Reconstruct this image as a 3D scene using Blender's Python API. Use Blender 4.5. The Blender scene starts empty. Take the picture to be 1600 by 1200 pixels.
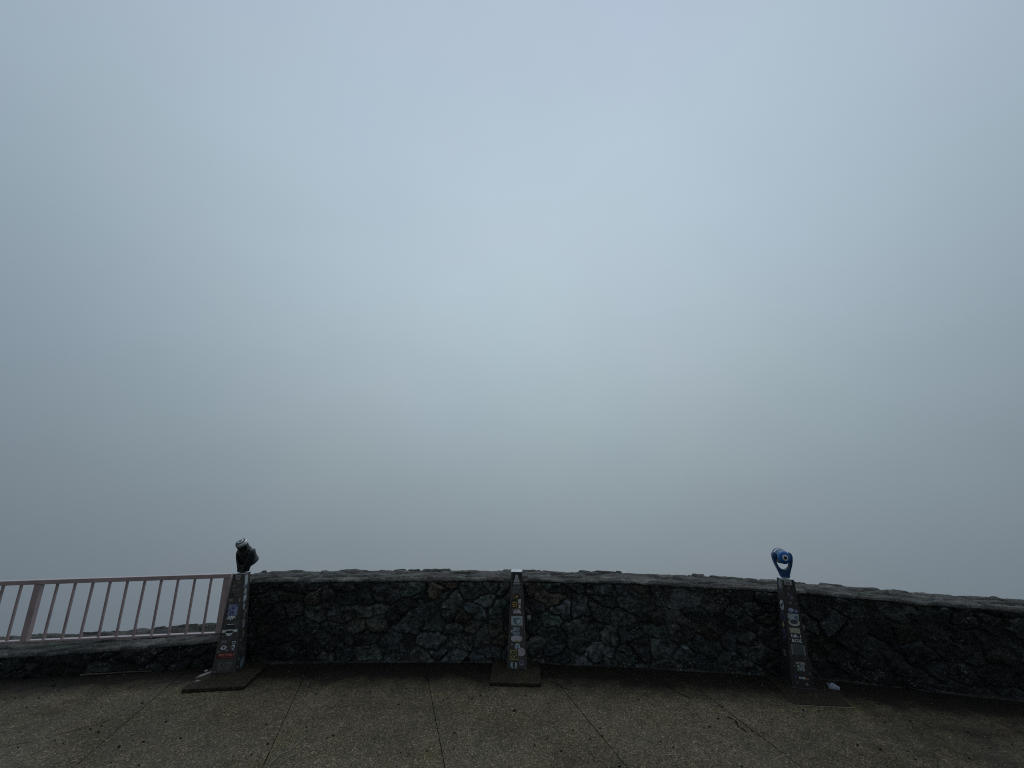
import bpy, bmesh, math, random
import numpy as np
from mathutils import Vector, Matrix

random.seed(11)
SC = bpy.context.scene
COL = SC.collection
R = math.radians

# ------------------------------------------------------------------ camera
cam_d = bpy.data.cameras.new('camera')
cam_d.sensor_fit = 'HORIZONTAL'; cam_d.sensor_width = 36.0
cam_d.lens = 36.0 * 600 / 1600
cam_d.clip_start = 0.05; cam_d.clip_end = 2000
cam = bpy.data.objects.new('camera', cam_d); COL.objects.link(cam)
cam.location = (0, 0, 2.1)
cam.rotation_euler = (R(90 + 13.5), 0, 0)
SC.camera = cam

# ------------------------------------------------------------------ view
SC.view_settings.view_transform = 'Standard'
SC.view_settings.look = 'None'
SC.view_settings.exposure = 0.0
SC.view_settings.gamma = 1.0
try:
    SC.cycles.use_denoising = False      # the grain left over stands for the phone sensor's
    SC.cycles.pixel_filter_type = 'BLACKMAN_HARRIS'; SC.cycles.filter_width = 1.05
    SC.cycles.denoiser = 'OPENIMAGEDENOISE'
    SC.cycles.max_bounces = 6
    SC.cycles.volume_bounces = 2
except Exception:
    pass

# ------------------------------------------------------------------ world: luminous cloud the place stands in
W = bpy.data.worlds.new('World'); SC.world = W
W.use_nodes = True
nt = W.node_tree; nt.nodes.clear()
def wn(t, **k):
    n = nt.nodes.new(t)
    for a, b in k.items(): setattr(n, a, b)
    return n
def wm(op, a, b=None, c=None):
    n = wn('ShaderNodeMath', operation=op)
    for i, v in enumerate((a, b, c)):
        if v is None: continue
        if isinstance(v, (int, float)): n.inputs[i].default_value = v
        else: nt.links.new(v, n.inputs[i])
    return n.outputs[0]
tc = wn('ShaderNodeTexCoord')
nrm = wn('ShaderNodeVectorMath', operation='NORMALIZE'); nt.links.new(tc.outputs['Generated'], nrm.inputs[0])
sp = wn('ShaderNodeSeparateXYZ'); nt.links.new(nrm.outputs[0], sp.inputs[0])
X_, Y_, Z_ = sp.outputs
# away from the hidden sun (behind the viewer) the cloud is darker
rear = wn('ShaderNodeMapRange', interpolation_type='SMOOTHSTEP')
nt.links.new(Y_, rear.inputs['Value'])
rear.inputs['From Min'].default_value = -0.65; rear.inputs['From Max'].default_value = 0.35
rear.inputs['To Min'].default_value = 0.50; rear.inputs['To Max'].default_value = 1.0
cl = wn('ShaderNodeTexNoise'); cl.inputs['Scale'].default_value = 1.6; cl.inputs['Detail'].default_value = 4
nt.links.new(nrm.outputs[0], cl.inputs['Vector'])
cl2 = wn('ShaderNodeTexNoise'); cl2.inputs['Scale'].default_value = 4.5; cl2.inputs['Detail'].default_value = 6
mp = wn('ShaderNodeMapping'); mp.inputs['Scale'].default_value = (1, 1, 2.2); mp.inputs['Rotation'].default_value = (0, .5, 0)
nt.links.new(nrm.outputs[0], mp.inputs[0]); nt.links.new(mp.outputs[0], cl2.inputs['Vector'])
mott = wm('ADD', wm('MULTIPLY_ADD', cl.outputs['Fac'], 0.12, 0.915), wm('MULTIPLY', cl2.outputs['Fac'], 0.05))
tint = wn('ShaderNodeTexNoise'); tint.inputs['Scale'].default_value = 2.7; nt.links.new(nrm.outputs[0], tint.inputs['Vector'])
tsp = wn('ShaderNodeSeparateColor'); nt.links.new(tint.outputs['Color'], tsp.inputs[0])
outc = []
for (a0, a1, a2, b1, b2, b4) in ((-1.2306, 1.3377, -0.9923, 0.0726, -0.2394, -0.5729),
                             (-1.0284, 1.41, -1.102, 0.0671, -0.2749, -0.4474),
                             (-0.9296, 1.3963, -0.9488, 0.0594, -0.2301, -0.4008)):
    pz = wm('MULTIPLY_ADD', wm('MULTIPLY_ADD', Z_, a2, a1), Z_, a0)
    x3 = wm('MULTIPLY', wm('POWER', wm('ABSOLUTE', X_), 4.0), b4)
    px = wm('ADD', wm('MULTIPLY', wm('MULTIPLY_ADD', X_, b2, b1), X_), x3)
    v = wm('EXPONENT', wm('ADD', pz, px))
    outc.append(wm('MULTIPLY', wm('MULTIPLY', v, rear.outputs[0]), wm('MULTIPLY', mott, wm('MULTIPLY_ADD', tsp.outputs[len(outc)], .06, .97))))
cmb = wn('ShaderNodeCombineXYZ')
for i in range(3): nt.links.new(outc[i], cmb.inputs[i])
bg = wn('ShaderNodeBackground'); bg.inputs['Strength'].default_value = 1.0
nt.links.new(cmb.outputs[0], bg.inputs['Color'])
wo = wn('ShaderNodeOutputWorld'); nt.links.new(bg.outputs[0], wo.inputs['Surface'])

# ------------------------------------------------------------------ sun diffused by cloud
sun_d = bpy.data.lights.new('sun', 'SUN')
sun_d.energy = 0.5; sun_d.angle = R(50); sun_d.color = (1.0, 0.98, 0.94)
sun = bpy.data.objects.new('sun', sun_d); COL.objects.link(sun)
sun.rotation_euler = (R(-28), 0, R(-6))      # shines from ahead and high, towards the viewer

# ------------------------------------------------------------------ materials
def mat(name, base=(.5, .5, .5), rough=.7, metal=0, spec=.5):
    m = bpy.data.materials.new(name); m.use_nodes = True
    b = m.node_tree.nodes['Principled BSDF']
    b.inputs['Base Color'].default_value = (*base, 1)
    b.inputs['Roughness'].default_value = rough
    b.inputs['Metallic'].default_value = metal
    b.inputs['Specular IOR Level'].default_value = spec
    return m, m.node_tree, b
def N(t, kind, **k):
    n = t.nodes.new(kind)
    for a, b in k.items(): setattr(n, a, b)
    return n
def ramp(t, src, stops, interp='LINEAR'):
    r = N(t, 'ShaderNodeValToRGB'); r.color_ramp.interpolation = interp
    e = r.color_ramp.elements
    while len(e) < len(stops): e.new(0.5)
    for el, (p, c) in zip(e, stops):
        el.position = p; el.color = (*c, 1) if len(c) == 3 else c
    t.links.new(src, r.inputs[0]); return r.outputs[0]
def g3(v): return (v, v, v)
def noise(t, scale, detail=3, rough=.55, vec=None, dist=0):
    n = N(t, 'ShaderNodeTexNoise'); n.inputs['Scale'].default_value = scale
    n.inputs['Detail'].default_value = detail; n.inputs['Roughness'].default_value = rough
    n.inputs['Distortion'].default_value = dist
    if vec is not None: t.links.new(vec, n.inputs['Vector'])
    return n.outputs['Fac']
def voro(t, scale, out='Distance', vec=None, feature='F1'):
    n = N(t, 'ShaderNodeTexVoronoi', feature=feature); n.inputs['Scale'].default_value = scale
    if vec is not None: t.links.new(vec, n.inputs['Vector'])
    return n.outputs[out]
def mix(t, mode, fac, a, b):
    n = N(t, 'ShaderNodeMix', data_type='RGBA', blend_type=mode)
    for i, v in ((0, fac), (6, a), (7, b)):
        if isinstance(v, (int, float)): n.inputs[i].default_value = v
        elif isinstance(v, tuple): n.inputs[i].default_value = (*v, 1)
        else: t.links.new(v, n.inputs[i])
    return n.outputs[2]
def math_(t, op, a, b=0.0, clamp=False):
    n = N(t, 'ShaderNodeMath', operation=op); n.use_clamp = clamp
    for i, v in enumerate((a, b)):
        if isinstance(v, (int, float)): n.inputs[i].default_value = v
        else: t.links.new(v, n.inputs[i])
    return n.outputs[0]
def bump(t, b, h, strength, dist):
    n = N(t, 'ShaderNodeBump'); n.inputs['Strength'].default_value = strength; n.inputs['Distance'].default_value = dist
    t.links.new(h, n.inputs['Height']); t.links.new(n.outputs[0], b.inputs['Normal'])

# exposed-aggregate concrete: grit of many sizes, worn and stained in large patches
def concrete(name, tint=(1, 1, 1), dark=1.0):
    m, t, b = mat(name, rough=.9, spec=.22)
    co = N(t, 'ShaderNodeTexCoord').outputs['Object']
    t.links.new(ramp(t, noise(t, 1.6, 5, .65, co), [(.38, g3(.58)), (.62, g3(.92))]), b.inputs['Roughness'])
    v1 = N(t, 'ShaderNodeTexVoronoi'); v1.inputs['Scale'].default_value = 130; t.links.new(co, v1.inputs['Vector'])
    sep = N(t, 'ShaderNodeSeparateColor'); t.links.new(v1.outputs['Color'], sep.inputs[0])
    c = ramp(t, sep.outputs[0], [(0, (.026, .025, .020)), (.35, (.055, .052, .042)), (.7, (.078, .074, .059)), (.93, (.108, .103, .084)), (1, (.20, .19, .165))])
    v2 = N(t, 'ShaderNodeTexVoronoi'); v2.inputs['Scale'].default_value = 70; t.links.new(co, v2.inputs['Vector'])
    sep2 = N(t, 'ShaderNodeSeparateColor'); t.links.new(v2.outputs['Color'], sep2.inputs[0])
    c = mix(t, 'MULTIPLY', .7, c, ramp(t, sep2.outputs[1], [(0, g3(.5)), (.4, g3(.95)), (.95, g3(1.15)), (1, g3(1.7))]))
    c = mix(t, 'MULTIPLY', 1.0, c, ramp(t, noise(t, 1.1, 6, .62, co), [(.3, g3(.66)), (.5, g3(1.0)), (.7, g3(1.2))]))
    c = mix(t, 'MULTIPLY', .8, c, ramp(t, noise(t, 6.5, 5, .7, co), [(.3, g3(.68)), (.55, g3(1.0)), (.75, g3(1.2))]))
    moss = ramp(t, noise(t, 2.3, 5, .7, co), [(.5, g3(0)), (.68, g3(.6))])
    c = mix(t, 'MULTIPLY', moss, c, (.92, .95, .66))
    rust = ramp(t, noise(t, 1.7, 4, .6, N(t, 'ShaderNodeTexCoord').outputs['Object'], .4), [(.62, g3(0)), (.74, g3(.35))])
    c = mix(t, 'MULTIPLY', rust, c, (1.15, .86, .76))
    c = mix(t, 'MULTIPLY', 1.0, c, tuple(x * dark for x in tint))
    t.links.new(c, b.inputs['Base Color'])
    h = math_(t, 'ADD', math_(t, 'MULTIPLY', sep.outputs[0], .6), math_(t, 'MULTIPLY', noise(t, 60, 4, .7, co), .8))
    bump(t, b, h, .7, .006)
    return m, t, b, c
M_PAVE, tP, bP, cP = concrete('pavement_concrete', (1.52, 1.33, 1.04))
# wall foot: wet stain, plus the wall's shade darkened into the paving colour
att = N(tP, 'ShaderNodeAttribute', attribute_name='damp_shade')
ragged = math_(tP, 'ADD', att.outputs['Fac'], math_(tP, 'MULTIPLY', math_(tP, 'SUBTRACT', noise(tP, 4.0, 6, .7, N(tP, 'ShaderNodeTexCoord').outputs['Object']), .5), .8))
stain_shade = ramp(tP, ragged, [(.12, g3(0)), (.58, g3(1))])
tP.links.new(mix(tP, 'MULTIPLY', stain_shade, cP, (.095, .082, .066)), bP.inputs['Base Color'])
M_SLAB = concrete('plinth_concrete', (1.0, .86, .64), .44)[0]
M_PATCH = concrete('patched_concrete', (1.0, .86, .68), .36)[0]
M_SUB, _, _ = mat('joint_soil', (.010, .009, .007), .95, spec=.1)

def stone_mat(name, gain, lichen, spec=.22, rough=.62):
    m, t, b = mat(name, rough=rough, spec=spec)
    co = N(t, 'ShaderNodeTexCoord').outputs['Object']
    at = N(t, 'ShaderNodeAttribute', attribute_name='stone')
    c = at.outputs['Color']
    c = mix(t, 'MULTIPLY', 1.0, c, ramp(t, noise(t, 9, 8, .72, co), [(.28, g3(.40 * gain)), (.5, g3(.95 * gain)), (.74, g3(2.0 * gain))]))
    c = mix(t, 'MULTIPLY', .8, c, ramp(t, noise(t, 70, 4, .7, co), [(.3, g3(.35)), (.52, g3(1.0)), (.75, g3(2.2))]))
    lf = math_(t, 'MULTIPLY', ramp(t, noise(t, 2.6, 5, .7, co), [(.48, g3(0)), (.60, g3(1))]), ramp(t, noise(t, 48, 3, .6, co), [(.56, g3(0)), (.64, g3(1))]))
    c = mix(t, 'MIX', math_(t, 'MULTIPLY', lf, lichen), c, (.17, .18, .17))
    gm = ramp(t, noise(t, 3.7, 4, .6, co), [(.56, g3(0)), (.7, g3(.6))])
    c = mix(t, 'MULTIPLY', gm, c, (.93, 1.03, .88))
    t.links.new(c, b.inputs['Base Color'])
    h = math_(t, 'ADD', noise(t, 32, 7, .75, co), math_(t, 'MULTIPLY', voro(t, 55, vec=co), .35))
    bump(t, b, h, .9, .015)
    return m
M_STONE = stone_mat('dark_basalt_rubble', 1.0, .85)
M_CAP = stone_mat('weathered_capstone', 1.0, .5, spec=.25, rough=.75)

def paint(name, base, rough=.45, metal=0, wear=.25, worn=(.12, .10, .09), wscale=14, spec=.5):
    m, t, b = mat(name, base, rough, metal, spec)
    co = N(t, 'ShaderNodeTexCoord').outputs['Object']
    c = mix(t, 'MULTIPLY', 1.0, base, ramp(t, noise(t, wscale * .5, 5, .65, co), [(.3, g3(.72)), (.7, g3(1.2))]))
    w = ramp(t, noise(t, wscale * 2.2, 6, .75, co), [(.60, g3(0)), (.66, g3(wear))])
    c = mix(t, 'MIX', w, c, worn)
    t.links.new(c, b.inputs['Base Color'])
    t.links.new(ramp(t, noise(t, 20, 4, .6, co), [(.3, g3(max(0, rough - .12))), (.7, g3(min(1, rough + .2)))]), b.inputs['Roughness'])
    bump(t, b, noise(t, 45, 4, .6, co), .25, .003)
    return m
M_POST = paint('grimy_brown_metal', (.058, .052, .048), .55, .0, .5, (.15, .145, .135))
M_POSTD = paint('darker_post_metal', (.030, .027, .028), .42, .0, .45, (.10, .095, .09))  # darker, smoother version of the post metal for the right viewer
M_RAIL = paint('faded_mauve_paint', (.38, .28, .28), .34, 0, .3, (.10, .05, .035), 10)
M_RAIL.node_tree.nodes['Principled BSDF'].inputs['Coat Weight'].default_value = .8
M_RAIL.node_tree.nodes['Principled BSDF'].inputs['Coat Roughness'].default_value = .12
M_BLACK = paint('dark_green_black_enamel', (.003, .008, .010), .32, 0, .25, (.03, .04, .042))
M_BLUE = paint('royal_blue_enamel', (.004, .11, .36), .36, 0, .25, (.03, .14, .30))
M_NAVY = paint('deep_blue_enamel', (.002, .046, .15), .42, 0, .25, (.01, .06, .13))
M_CYAN = paint('cyan_highlight_rim', (.10, .26, .40), .4)  # collar's cyan highlight put into the paint colour
M_STEEL = paint('brushed_steel', (.55, .57, .58), .33, .75, .3, (.2, .2, .2))
M_LOCK = paint('dull_grey_casting', (.13, .135, .13), .55, .2, .4, (.08, .08, .075))
M_LENS = mat('black_glass', (.004, .004, .005), .08)[0]
M_WHITE = paint('white_enamel', (.62, .65, .66), .5, 0, .2, (.3, .3, .3))
M_DK = mat('dark_ink', (.012, .012, .013), .6)[0]
SM = {}
def smat(c):
    key = tuple(round(x, 3) for x in c)
    if key not in SM:
        SM[key] = paint('sticker_vinyl_%d' % len(SM), c, .5, 0, .35, tuple(x * .45 + .02 for x in c), 30)
    return SM[key]
WHT = (.62, .64, .66); INK = (.014, .014, .016)

# ------------------------------------------------------------------ object helpers
def tag(o, label=None, cat=None, group=None, kind=None):
    if label: o['label'] = label
    if cat: o['category'] = cat
    if group: o['group'] = group
    if kind: o['kind'] = kind
    return o
def link(name, me, mats, parent=None, smooth=False):
    o = bpy.data.objects.new(name, me); COL.objects.link(o)
    if not isinstance(mats, (list, tuple)): mats = [mats]
    if len(me.materials) == 0:
        for m in mats: me.materials.append(m)
    if smooth:
        for p in me.polygons: p.use_smooth = True
    if parent is not None: o.parent = parent
    return o
def from_bm(name, bm, mats, parent=None, smooth=False, bevel=0, segs=2):
    bmesh.ops.recalc_face_normals(bm, faces=bm.faces[:])
    me = bpy.data.meshes.new(name); bm.to_mesh(me); bm.free()
    o = link(name, me, mats, parent, smooth)
    if bevel:
        md = o.modifiers.new('bevel', 'BEVEL'); md.width = bevel; md.segments = segs; md.limit_method = 'ANGLE'; md.angle_limit = R(35)
    return o
def empty(name, loc, rz=0):
    o = bpy.data.objects.new(name, None); COL.objects.link(o)
    o.location = loc; o.rotation_euler = (0, 0, rz); o.empty_display_size = .1
    return o
def add_prism(bm, bot, top):
    a = [bm.verts.new(p) for p in bot]; b = [bm.verts.new(p) for p in top]
    n = len(a)
    bm.faces.new(a[::-1]); bm.faces.new(b)
    for i in range(n): bm.faces.new((a[i], a[(i + 1) % n], b[(i + 1) % n], b[i]))
def add_box(bm, c, s, M=None):
    x, y, z = s[0] / 2, s[1] / 2, s[2] / 2
    P = [(-x, -y), (x, -y), (x, y), (-x, y)]
    f = (lambda v: M @ Vector(v)) if M else (lambda v: Vector(v))
    add_prism(bm, [f((c[0] + a, c[1] + b, c[2] - z)) for a, b in P], [f((c[0] + a, c[1] + b, c[2] + z)) for a, b in P])
def add_bar(bm, p, q, w, h, up=Vector((0, 0, 1))):
    p, q = Vector(p), Vector(q); d = (q - p).normalized()
    s = d.cross(up)
    if s.length < 1e-4: s = d.cross(Vector((0, 1, 0)))
    s.normalize(); u = s.cross(d)
    def ring(c): return [c - s * w / 2 - u * h / 2, c + s * w / 2 - u * h / 2, c + s * w / 2 + u * h / 2, c - s * w / 2 + u * h / 2]
    add_prism(bm, ring(p), ring(q))
def add_lathe(bm, prof, n=40, M=None, mats=None):
    """prof: (radius, y) along the local Y axis; mats: material index of each segment"""
    rings = []
    for r, y in prof:
        ring = []
        for i in range(n):
            a = 2 * math.pi * i / n
            v = Vector((r * math.cos(a), y, r * math.sin(a)))
            ring.append(bm.verts.new(M @ v if M else v))
        rings.append(ring)
    for k in range(len(rings) - 1):
        for i in range(n):
            f = bm.faces.new((rings[k][i], rings[k][(i + 1) % n], rings[k + 1][(i + 1) % n], rings[k + 1][i]))
            f.smooth = True
            if mats: f.material_index = mats[k]
    for ring, mi in ((rings[0], 0), (rings[-1], len(rings) - 2)):
        f = bm.faces.new(ring)
        if mats: f.material_index = mats[mi]

# ------------------------------------------------------------------ numpy noise for sculpted stone
def _hash(ix, iy, seed):
    h = (ix.astype(np.int64) * 374761393 + iy.astype(np.int64) * 668265263 + seed * 1442695041) & 0xffffffff
    h = ((h ^ (h >> 13)) * 1274126177) & 0xffffffff
    return ((h ^ (h >> 16)) & 0xffff) / 65535.0
def vnoise(x, y, seed):
    ix, iy = np.floor(x), np.floor(y); fx, fy = x - ix, y - iy
    fx = fx * fx * (3 - 2 * fx); fy = fy * fy * (3 - 2 * fy)
    a, b = _hash(ix, iy, seed), _hash(ix + 1, iy, seed)
    c, d = _hash(ix, iy + 1, seed), _hash(ix + 1, iy + 1, seed)
    return (a * (1 - fx) + b * fx) * (1 - fy) + (c * (1 - fx) + d * fx) * fy
def fbm(x, y, seed, octs=4):
    s, a, t = 0, .5, 0
    for o in range(octs):
        s = s + a * vnoise(x * 2 ** o, y * 2 ** o, seed + o * 17); t += a; a *= .55
    return s / t - .5
def stones(u, v, smin, smax, vmin, vmax, du, dv, seed, warp=.05):
    """irregular rubble: seed points on a jittered grid, power-weighted; returns id, F1, edge distance, local offsets"""
    rs = np.random.RandomState(seed)
    nu = int((smax - smin) / du) + 2; nv = int((vmax - vmin) / dv) + 3
    pts = []
    for i in range(-1, nu + 1):
        for j in range(-1, nv + 1):
            if rs.rand() < .12: continue
            pts.append((smin + (i + .5 * (j % 2) + .5 + rs.uniform(-.48, .48)) * du, vmin + (j + .5 + rs.uniform(-.46, .46)) * dv, rs.uniform(0, .55)))
    pts = np.array(pts)
    wu = u + warp * fbm(u * 9, v * 9, seed + 5, 3) * 2; wv = v + warp * fbm(u * 9, v * 9, seed + 9, 3) * 2
    shp = u.shape; wu = wu.ravel(); wv = wv.ravel()
    f1 = np.full(wu.shape, 1e9); f2 = f1.copy(); idx = np.zeros(wu.shape, int)
    for k, (a, b, w) in enumerate(pts):
        m = np.abs(wu - a) < du * 3.2
        if not m.any(): continue
        d = np.sqrt(((wu[m] - a) / du) ** 2 + ((wv[m] - b) / dv) ** 2) - w * .45
        F1, F2, I = f1[m], f2[m], idx[m]
        less = d < F1
        F2 = np.where(less, F1, np.minimum(F2, d)); I = np.where(less, k, I); F1 = np.where(less, d, F1)
        f1[m], f2[m], idx[m] = F1, F2, I
    ou = (wu - pts[idx, 0]) / du; ov = (wv - pts[idx, 1]) / dv
    return idx.reshape(shp), f1.reshape(shp), (f2 - f1).reshape(shp), ou.reshape(shp), ov.reshape(shp), len(pts)
def smooth(e, a, b):
    t = np.clip((e - a) / (b - a), 0, 1); return t * t * (3 - 2 * t)
def grid_mesh(name, P, colors=None, closed=False):
    nu, nv = P.shape[:2]
    me = bpy.data.meshes.new(name)
    idx = np.arange(nu * nv).reshape(nu, nv)
    q = np.stack([idx[:-1, :-1], idx[1:, :-1], idx[1:, 1:], idx[:-1, 1:]], -1).reshape(-1, 4)
    me.vertices.add(nu * nv); me.vertices.foreach_set('co', P.reshape(-1).astype(np.float32))
    me.loops.add(q.size); me.loops.foreach_set('vertex_index', q.reshape(-1).astype(np.int32))
    me.polygons.add(len(q)); me.polygons.foreach_set('loop_start', (np.arange(len(q)) * 4).astype(np.int32))
    me.polygons.foreach_set('loop_total', np.full(len(q), 4, np.int32))
    me.update(calc_edges=True)
    if colors is not None:
        a = me.color_attributes.new('stone', 'FLOAT_COLOR', 'POINT')
        rgba = np.ones((nu * nv, 4), np.float32); rgba[:, :3] = colors.reshape(-1, 3)
        a.data.foreach_set('color', rgba.reshape(-1))
    for p in me.polygons: p.use_smooth = True
    me.validate()
    return me

# ------------------------------------------------------------------ plan of the wall (front foot line)
WP = np.array([(-9.6, 4.20), (-7.2, 4.52), (-6.1, 4.66), (-5.47, 4.735), (-4.74, 4.815), (-3.93, 4.93), (-3.42, 5.0), (-2.96, 5.065), (-2.23, 5.10), (-1.5, 5.115), (-.75, 5.115), (0, 5.10),
               (.74, 5.05), (1.45, 4.975), (2.13, 4.89), (2.8, 4.81), (3.10, 4.75), (3.40, 4.695), (3.95, 4.57), (4.45, 4.425), (4.94, 4.31), (5.7, 4.06), (6.6, 3.72), (8.2, 3.05)])
seg = np.linalg.norm(np.diff(WP, axis=0), axis=1); S0 = np.concatenate([[0], np.cumsum(seg)])
def path(s):
    x = np.interp(s, S0, WP[:, 0]); y = np.interp(s, S0, WP[:, 1])
    for k in range(1):
        e = .25
        x = (np.interp(s - e, S0, WP[:, 0]) + np.interp(s + e, S0, WP[:, 0]) + x) / 3
        y = (np.interp(s - e, S0, WP[:, 1]) + np.interp(s + e, S0, WP[:, 1]) + y) / 3
    return x, y
def frame(s):
    x, y = path(s); x1, y1 = path(s + .05); x0, y0 = path(s - .05)
    tx, ty = x1 - x0, y1 - y0; L = np.hypot(tx, ty); tx, ty = tx / L, ty / L
    return x, y, tx, ty, -ty, tx            # last two: normal pointing away from the viewer (+y)
S_of = lambda X: float(np.interp(X, WP[:, 0], S0))
S_SPLIT = S_of(-3.24)                           # the high wall starts behind the left viewer

PAL = np.array([(.030, .038, .041), (.022, .028, .031), (.042, .050, .052), (.026, .036, .034), (.034, .036, .036),
                (.048, .055, .060), (.020, .024, .026), (.026, .030, .031), (.044, .050, .050), (.036, .037, .034), (.036, .040, .046), (.030, .033, .032), (.040, .034, .028)]) * np.array((1.02, 1.0, .93))
def wall_face(name, s0, s1, hfun, seed, du, dv, parent, z0=-.05):
    n = int((s1 - s0) / .0085); m = int((hfun(s0) - z0) / .0085) + 1
    s = np.linspace(s0, s1, n)[:, None] * np.ones((1, m)); t = np.linspace(0, 1, m)[None, :] * np.ones((n, 1))
    hh = np.vectorize(hfun)(s[:, 0])[:, None]
    z = z0 + t * (hh - z0)
    idx, f1, ed, ou, ov, K = stones(s, z, s0, s1, z0, float(hh.max()), du, dv, seed)
    rs = np.random.RandomState(seed + 1)
    off = rs.uniform(-.018, .022, K)[idx]; tu = rs.uniform(-.035, .035, K)[idx]; tv = rs.uniform(-.03, .035, K)[idx]
    face = smooth(ed, .03, .20)
    flat = 1 - .35 * f1 ** 2
    flush = np.clip(.5 + 2.2 * fbm(s * 3.3, z * 3.8, seed + 31, 3), .45, 1.2)
    d = face * (.034 * flat * flush + off + tu * ou + tv * ov) - .024 * (1 - smooth(ed, .0, .10)) * flush
    d += .022 * fbm(s * 13, z * 15, seed + 3, 5) * face + .012 * fbm(s * 40, z * 44, seed + 4, 4)
    # facets: each stone is split along a few cleavage steps
    d += .010 * (np.round((fbm(s * 7 + off * 300, z * 8 + off * 200, seed + 8, 3)) * 8) / 8) * face * 3.4
    x, y, tx, ty, nx, ny = frame(s)
    P = np.stack([x - nx * d, y - ny * d, z], -1)
    col = PAL[rs.randint(0, len(PAL), K)] * rs.uniform(.55, 1.45, K)[:, None]
    vign = np.interp(s, [0, S_of(-3.1), S_of(-2.2), S_of(-1.3), S_of(.6), S_of(1.8), S_of(3.2), S0[-1]], [.38, .38, .8, 1.5, 1.5, 1.05, .52, .40])   # vignette painted into the stone colour: both wall ends darkened
    c = col[idx] * vign[..., None]
    mort = (1 - smooth(ed, .02, .10))
    ridge = np.exp(-((ed - .17) / .06) ** 2) * np.clip(3.2 * fbm(s * 17, z * 17, seed + 61, 4), 0, 1)  # highlights along stone edges, lightened into the colour
    c = c * (1 + 1.6 * ridge[..., None]) * (1 + 1.1 * np.clip(fbm(s * 30, z * 30, seed + 71, 4) * 2.5, -.6, 1)[..., None])
    pale = smooth(fbm(s * 2.1, z * 2.5, seed + 21, 3), .10, .24)
    mc = np.array((.020, .020, .019)) * (1 - pale[..., None]) + np.array((.085, .085, .078)) * pale[..., None]
    c = c * (1 - mort[..., None]) + mc * mort[..., None]
    return from_np(name, P, c, M_STONE, parent)
def from_np(name, P, c, m, parent):
    me = grid_mesh(name, P, c)
    o = bpy.data.objects.new(name, me); COL.objects.link(o); me.materials.append(m)
    if parent: o.parent = parent
    return o
CPAL = np.array([(.13, .135, .13), (.105, .11, .11), (.155, .155, .145), (.12, .13, .12), (.09, .095, .095), (.14, .135, .13)])
def coping(name, s0, s1, hfun, depth, seed, du, dv, rough, parent, back_lift=0, drop=.032, over=.012):
    """rough flat capstones: profile runs front lip -> top -> back lip -> down the rear"""
    n = int((s1 - s0) / .009)
    tz = [(-over + .02, -drop - .012, 0), (-over + .006, -drop * .9, .3), (-over, -drop * .45, .5), (-over + .004, -.012, .8)]
    k = int(depth / .010)
    for i in range(k + 1): tz.append((-over + .008 + (depth + 2 * over - .016) * i / k, 0, 1))
    tz += [(depth + over, -.015, .8), (depth + over + .004, -.05, .5), (depth + over - .01, -.12, .3), (depth, -.3, .2), (depth, -.95, .1)]
    tz = np.array(tz); m = len(tz)
    s = np.linspace(s0, s1, n)[:, None] * np.ones((1, m))
    o = tz[None, :, 0] * np.ones((n, 1)); zz = tz[None, :, 1] * np.ones((n, 1)); top = tz[None, :, 2] * np.ones((n, 1))
    q = o + (-zz) * .6
    idx, f1, ed, ou, ov, K = stones(s, q, s0, s1, -.1, depth + .3, du, dv, seed, .05)
    rs = np.random.RandomState(seed + 1)
    off = rs.uniform(-rough, rough, K)[idx]; tu = rs.uniform(-.016, .016, K)[idx]; tv = rs.uniform(-.02, .012, K)[idx]
    face = smooth(ed, .02, .30)
    lift = back_lift * smooth(o, depth * .62, depth * .95) * np.clip(.35 + 1.8 * fbm(s * 3.1, s * 0, seed + 40, 4) + .5, 0, 1.6)
    d = face * (.010 + off + tu * ou + tv * ov) + .016 * fbm(s * 10, q * 10, seed + 3, 5) + .007 * fbm(s * 38, q * 38, seed + 4, 3)
    d += .016 * (np.round(fbm(s * 3.5, q * 9, seed + 8, 3) * 6) / 6)
    x, y, tx, ty, nx, ny = frame(s)
    hh = np.vectorize(hfun)(s[:, 0])[:, None]
    front = (1 - top) * (o < depth * .5); rear = (1 - top) * (o >= depth * .5)
    od = o - front * d * 1.2 - front * .02 * fbm(s * 5, q * 5, seed + 13, 4) * 2 + rear * d
    edge = np.exp(-((o + over) / .014) ** 2)
    z = hh + zz + top * d + lift * top - .010 * edge
    zlow = 2.2 * fbm(s * 6, s * 0, seed + 15, 3) * .022
    z = z + front * (zz < -.01) * zlow
    P = np.stack([x + nx * od, y + ny * od, z], -1)
    col = CPAL[rs.randint(0, len(CPAL), K)] * rs.uniform(.55, 1.15, K)[:, None] * np.array((.76, .74, .71))
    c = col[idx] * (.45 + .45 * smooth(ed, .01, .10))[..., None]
    c = np.where(((1 - top)[..., None] > .45) & (zz[..., None] < -.008), c * np.array((.30, .32, .33)), c)   # shade on the lips below the top painted into the stone colour
    return from_np(name, P, c, M_CAP, parent)

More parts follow.
